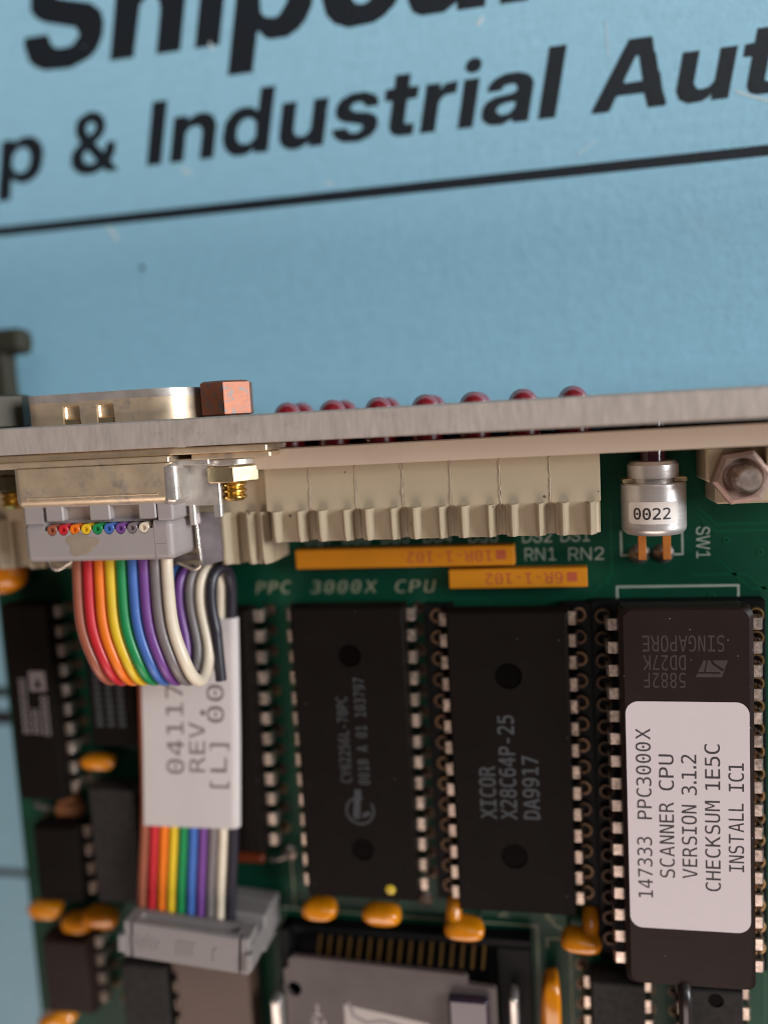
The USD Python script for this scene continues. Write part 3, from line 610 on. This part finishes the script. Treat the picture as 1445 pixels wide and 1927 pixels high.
# ------------------------------------------------------------------ the rainbow cable with its two plugs
cab = thing("ribbon_cable", (-40, -8, 0), "rainbow ribbon cable looped from a metal connector down to a grey plug", "cable")
DCX, DCZ = -41.1, 11.0
# flange and rear shell
fl = part(cab, "connector_flange", [cbox(-59.5, -22.5, 20.9, 21.6, 4.6, 15.6, 0.12), cbox(-57.5, -32.9, 20.2, 20.85, 4.9, 16.2, 0.12), cbox(-31.0, -22.4, 20.25, 20.85, 4.8, 14.9, 0.12)], "tin", label="thin plated flange against the front panel")
def dshape(x0, x1, z0, z1, r, inset): return Polygon([(x0, z1), (x1, z1), (x1 - inset, z0), (x0 + inset, z0)]).buffer(-r).buffer(r, quad_segs=8)
sh = rbox(-50.9, -32.4, 15.9, 21.0, 5.6, 16.3, 0.9)
sh = cut(sh, cbox(-60, -20, 20.15, 23, 0, 20, 0.01))
rs = part(cab, "rear_shell", sh, "tin", smooth=30, label="dull gold metal rear shell of the connector")
part(rs, "crease", tube(np.stack([np.linspace(-49.4, -34.4, 30), 17.0 + 0.02 * RNG.standard_normal(30), np.full(30, 16.3)], 1), 0.09, 8), "tin", smooth=60)
part(rs, "shell_end", rbox(-33.9, -32.1, 15.8, 20.25, 5.6, 16.36, 0.7), "steel", smooth=40, label="bright worn end of the shell")
def shell_outline(g):
    """Front shell section: a broad curve at its right shoulder."""
    z1, x1 = 15.2 - g, -30.8 - g
    a = np.linspace(math.pi / 2, 0, 12)
    return Polygon([(-49.4 + g + 1.3, 5.6 + g), (-49.4 + g, z1 - 1.6), (-49.0 + g, z1 - 0.5), (-47.8 + g, z1)] + [(x1 - 4.2 + 4.2 * math.cos(t), z1 - 4.6 + 4.6 * math.sin(t)) for t in a] + [(x1 - 1.3, 5.6 + g)])
ds = along_y(shell_outline(0), 21.6, 27.7)
ds = cut(ds, along_y(shell_outline(0.45), 26.9, 29), *[cbox(x, x + 2.0, 24.3, 26.6, 14.5, 16, 0.15) for x in (-44.9, -41.0)])
fs = part(cab, "front_shell", ds, "tin", smooth=25, label="dull gold front shell outside the panel")
for x in (-44.9, -41.0):
    part(fs, "dent", hull([(x + a, y, z) for a in (0.2, 1.8) for y, z in ((24.5, 15.0), (24.5, 14.4), (25.15, 15.0), (25.4, 14.45))]), "nut")
part(fs, "lip", along_y(shell_outline(-0.03).difference(shell_outline(0.5)), 27.0, 27.85), "steel", smooth=25)
def thread(y0, y1, r, p): 
    pr = [(y0, 0.0), (y0, r - 0.45)]; y = y0 + 0.1
    while y + p < y1: pr += [(y, r - 0.32), (y + p * 0.42, r), (y + p * 0.58, r), (y + p * 0.95, r - 0.32)]; y += p
    return turned(pr + [(y1, r - 0.3), (y1, 0)], "y", (0, 0), 32)
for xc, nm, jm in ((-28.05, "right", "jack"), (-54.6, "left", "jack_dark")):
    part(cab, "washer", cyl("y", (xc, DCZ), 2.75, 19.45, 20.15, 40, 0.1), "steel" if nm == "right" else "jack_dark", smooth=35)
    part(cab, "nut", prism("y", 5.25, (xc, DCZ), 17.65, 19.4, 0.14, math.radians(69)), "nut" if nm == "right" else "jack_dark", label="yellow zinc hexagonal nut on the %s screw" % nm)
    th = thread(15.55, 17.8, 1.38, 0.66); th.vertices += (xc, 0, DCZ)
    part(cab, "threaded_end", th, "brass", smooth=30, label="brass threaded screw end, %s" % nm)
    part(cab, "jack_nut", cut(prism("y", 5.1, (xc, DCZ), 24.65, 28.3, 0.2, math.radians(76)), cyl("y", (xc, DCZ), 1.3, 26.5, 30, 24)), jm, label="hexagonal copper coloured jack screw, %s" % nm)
# bracket between shell and clip on the right
brk = union(cbox(-33.2, -28.9, 15.3, 20.4, 12.3, 12.9, 0.1), cbox(-32.6, -31.9, 13.2, 15.6, 11.6, 12.9, 0.1), cbox(-29.8, -28.9, 14.0, 15.6, 12.2, 12.9, 0.1), cbox(-33.2, -29.2, 19.7, 20.4, 12.3, 14.6, 0.1))
part(cab, "bracket", brk, "steel", label="bent grey metal ear beside the connector shell")
# grey plastic crimp body
bd = rbox(-50.3, -33.0, 14.1, 16.6, 9.6, 15.9, 0.35)
bd = cut(bd, cbox(-48.0, -34.7, 13, 15.95, 15.0, 17, 0.02))
cb_ = part(cab, "crimp_body", bd, "grey", smooth=25, label="grey plastic body of the connector")
part(cb_, "recess_floor", cbox(-47.9, -34.8, 14.5, 15.9, 14.6, 15.05, 0.02), "recess")
for xa, xb in ((-47.6, -45.5), (-42.5, -40.1), (-36.9, -34.9)):
    part(cb_, "tooth", cbox(xa, xb, 14.42, 16.2, 14.6, 15.95, 0.15), "grey")
cap_ = rbox(-50.4, -33.2, 10.0, 14.3, 9.8, 16.1, 0.75)
WX = [-46.95 + 1.325 * i for i in range(9)]
cap_ = cut(cap_, cbox(-47.9, -35.3, 13.45, 16, 5, 18, 0.02), cbox(-70, -20, 14.25, 16, 0, 20, 0.01), *[cyl("z", (x, 13.5), 0.6, 5, 18, 18) for x in WX])
cp = part(cab, "crimp_cap", cap_, "grey", smooth=25, label="grey plastic crimp cap above the cable")
part(cp, "seam", [cbox(-35.2, -35.12, 10.3, 14.2, 16.02, 16.13, 0.01), cbox(-35.1, -33.9, 11.75, 11.83, 15.9, 16.12, 0.01)], "recess")
th = np.linspace(0, 2 * math.pi, 40, endpoint=False); rad = 1 + 0.16 * np.sin(3 * th + 1) + 0.1 * np.sin(5 * th)
part(cp, "glue_stain", slab(Polygon(np.stack([-43.6 + 1.75 * rad * np.cos(th), 11.95 + 1.15 * rad * np.sin(th)], 1)), 16.09, 16.13), "glue", label="brown glue stain")
# strain relief clip
cl_ = part(cab, "strain_clip", [hull([(x, y, z + q) for x, y, z in ((-32.3, 14.4, 10.8), (-30.2, 14.2, 10.0), (-32.3, 8.4, 10.8), (-30.2, 8.9, 10.0)) for q in (0, 0.4)]), cbox(-50.6, -31.6, 9.0, 9.7, 9.9, 10.4, 0.08)], "steel_dark", label="dark metal strain relief clip")
for pth in ([(-32.6, 13.7, 11.3), (-32.5, 11.5, 11.3), (-32.4, 9.3, 11.3), (-32.5, 8.5, 11.25), (-33.0, 8.15, 11.2), (-34.2, 8.45, 11.2), (-36, 8.6, 10.9)],
            [(-50.3, 9.9, 12.0), (-50.1, 9.0, 12.0), (-49.6, 8.55, 11.9), (-48.5, 8.9, 11.7), (-46.6, 8.95, 11.0)]):
    part(cl_, "clip_edge", tube(spline(pth, 40), 0.2, 10), "wire_steel", smooth=60)

# the ten wires, side by side along one path: (y, z, sideways shift)
PATH = [(11.5, 12.0, -3.0, 1.33), (9.2, 12.4, -3.0, 1.33), (6.0, 13.6, -2.5, 1.33), (2.0, 14.9, -1.6, 1.33), (-0.8, 15.1, -0.7, 1.32), (-2.9, 14.4, -0.2, 1.31), (-3.95, 12.7, 0.0, 1.3), (-3.2, 10.9, 0.0, 1.29),
        (-1.2, 9.8, -0.1, 1.28), (1.5, 9.4, -0.55, 1.28), (5.0, 9.3, -0.8, 1.28), (7.1, 8.6, -0.45, 1.28), (7.6, 7.3, 0.0, 1.28), (6.4, 6.1, 0.25, 1.28), (3.5, 5.6, 0.1, 1.27), (-4, 5.55, -0.35, 1.27), (-14, 5.6, -0.95, 1.27), (-24, 5.9, -1.6, 1.27), (-31, 6.8, -2.1, 1.27), (-36.5, 7.2, -2.5, 1.27)]
XW = -32.85
dense = spline(PATH, 150)
wires = []
for i, (wname, _) in enumerate(WIRES):
    P = np.stack([XW + (i - 8) * dense[:, 3] + dense[:, 2], dense[:, 0], dense[:, 1]], 1)
    if i == 9:
        k0 = int(np.argmin(np.abs(dense[:, 0] + 3.4) + 9 * (np.arange(150) < 45) + np.abs(dense[:, 1] - 10.3)))
        k0 = int(np.argmin(np.abs(dense[:, 0] - 1.0) + 99 * (np.arange(150) < 45) + 99 * (dense[:, 1] < 8.5)))
        P = P[k0:]
        P = np.vstack([np.stack([np.linspace(P[0, 0] + 0.25, P[0, 0], 14), np.linspace(-4.9, P[0, 1] - 0.5, 14), np.linspace(9.8, P[0, 2], 14)], 1), P])
    P = P + 0.015 * np.stack([CubicSpline(np.linspace(0, 1, 12), RNG.standard_normal((12, 3)))(np.linspace(0, 1, len(P)))], 0)[0]
    part(cab, "wire", tube(P, 0.645, 14), "w_" + wname, smooth=60, label=wname + " wire of the cable")
    if i < 9:
        e = part(cab, "wire_end", turned([(9.0, 0), (9.0, 0.57), (16.0, 0.57), (16.06, 0.52), (16.06, 0.26), (15.8, 0.22), (15.8, 0)], "z", (WX[i], 13.52), 20), "w_" + wname, smooth=30, label="cut end of the %s wire" % wname)
# wrapped label
def sx_at(y): return float(np.interp(-y, [-3.5, 4, 14, 24, 31, 36.5], [0.1, -0.35, -0.95, -1.6, -2.1, -2.5]))
def lab_pt(x, y): return (x + sx_at(y), y)
tops = []
for y in np.linspace(1.35, -24.2, 24):
    zc = float(np.interp(-y, [-3.5, 4, 14, 24, 31], [5.6, 5.55, 5.6, 5.9, 6.8]))
    prof = [(-42.95, zc + 0.66), (-42.8, zc + 0.74), (-37, zc + 0.76), (-31.7, zc + 0.74), (-31.15, zc + 0.6), (-30.85, zc + 0.2), (-30.8, zc - 0.2)]
    tops.append([(x + sx_at(y), y, z) for x, z in prof])
T = np.array(tops); nr, nc = T.shape[:2]; Lw = T - (0, 0, 0.07); Lw[:, -3:, 0] -= 0.06
V = np.vstack([T.reshape(-1, 3), Lw.reshape(-1, 3)]); F = []; o = nr * nc
for r in range(nr - 1):
    for c in range(nc - 1):
        a, b, d, e = r * nc + c, r * nc + c + 1, (r + 1) * nc + c, (r + 1) * nc + c + 1
        F += [(a, d, e), (a, e, b), (o + a, o + e, o + d), (o + a, o + b, o + e)]
edge = [r * nc for r in range(nr)] + [(nr - 1) * nc + c for c in range(1, nc)] + [r * nc + nc - 1 for r in range(nr - 2, -1, -1)] + [c for c in range(nc - 2, 0, -1)]
for a, b in zip(edge, edge[1:] + edge[:1]): F += [(a, o + a, o + b), (a, o + b, b)]
lm = trimesh.Trimesh(V, F, process=False); lm.fix_normals()
wl = part(cab, "wrap_label", lm, "label", smooth=40, label="white printed label wrapped round the cable")
def on_label(poly):
    e = extrude(poly, 0.012); v = e.vertices
    zc = np.interp(-v[:, 1], [-3.5, 4, 14, 24, 31], [5.6, 5.55, 5.6, 5.9, 6.8])
    v[:, 2] += zc + 0.765; v[:, 0] += np.array([sx_at(y) for y in v[:, 1]]); e.vertices = v; return e
for t, x, y0, w, h in (("041177", -37.6, -17.6, 13.4, 2.15), ("REV", -34.9, -17.3, 6.1, 2.0), ("[L]", -32.2, -19.2, 5.5, 2.0), ("002", -32.5, -11.2, 7.2, 2.0)):
    part(wl, "lettering", on_label(lay(glyphs(t, "mono"), (x, y0), h, width=w, rot=90)), "faded_ink")
part(wl, "lettering", on_label(Point(-35.1, -10.0).buffer(0.34)), "faded_ink")
# the grey plug at the far end, a little askew
HC, HA = np.array((-38.3, -36.9, 0.0)), -4.8
def askew(mesh):
    mesh.vertices = Rotation.from_euler("z", HA, degrees=True).apply(mesh.vertices) + HC; return mesh
pb = cut(rbox(-8.3, 8.3, -2.4, 2.4, 0.8, 6.4, 0.35), *[cbox(sx * 8.3 - 0.4, sx * 8.3 + 0.4, -3, 3, 3.3, 3.8, 0.02) for sx in (-1, 1)], cbox(-9, 9, 2.1, 3, 3.4, 3.75, 0.02))
hb = part(cab, "plug_body", askew(pb), "grey_hdr", smooth=25, label="grey plug body at the cable's lower end")
part(cab, "plug_cap", askew(union(cut(rbox(-7.9, 7.9, -2.3, 2.3, 7.9, 11.0, 0.3), *[cbox(u - 0.17, u + 0.17, -3, 3, 9.9, 12, 0.02) for u in (-6.75, 6.75)], cbox(-6.2, 6.2, 1.7, 3, 8.9, 10.2, 0.2)), rbox(-8.2, -6.9, -1.2, 1.2, 5.5, 10.6, 0.25), rbox(6.9, 8.2, -1.2, 1.2, 5.5, 10.6, 0.25))), "grey_hdr", smooth=25, label="grey plug cap pressed onto the cable")
for sx in (-1, 1):
    part(cab, "latch", askew(rbox(sx * 7.9 - 0.45, sx * 7.9 + 0.45, -1.5, 0.7, 3.0, 11.5, 0.2)), "grey_hdr", smooth=25)
ribs = [box(-6.6 + 0.62 * k, -0.9 + 0.2 * (k % 2), -6.35 + 0.62 * k, 0.8 - 0.25 * (k % 3)) for k in range(6)] + [box(-0.9 + 0.6 * k, -0.9, -0.6 + 0.6 * k, 0.8) for k in range(4)] + [box(3.6, -1.0, 3.9, 0.5)]
part(cab, "raised_marks", askew(slab(union_all(ribs), 10.95, 11.12)), "grey_hdr", label="worn raised marks on the plug cap")
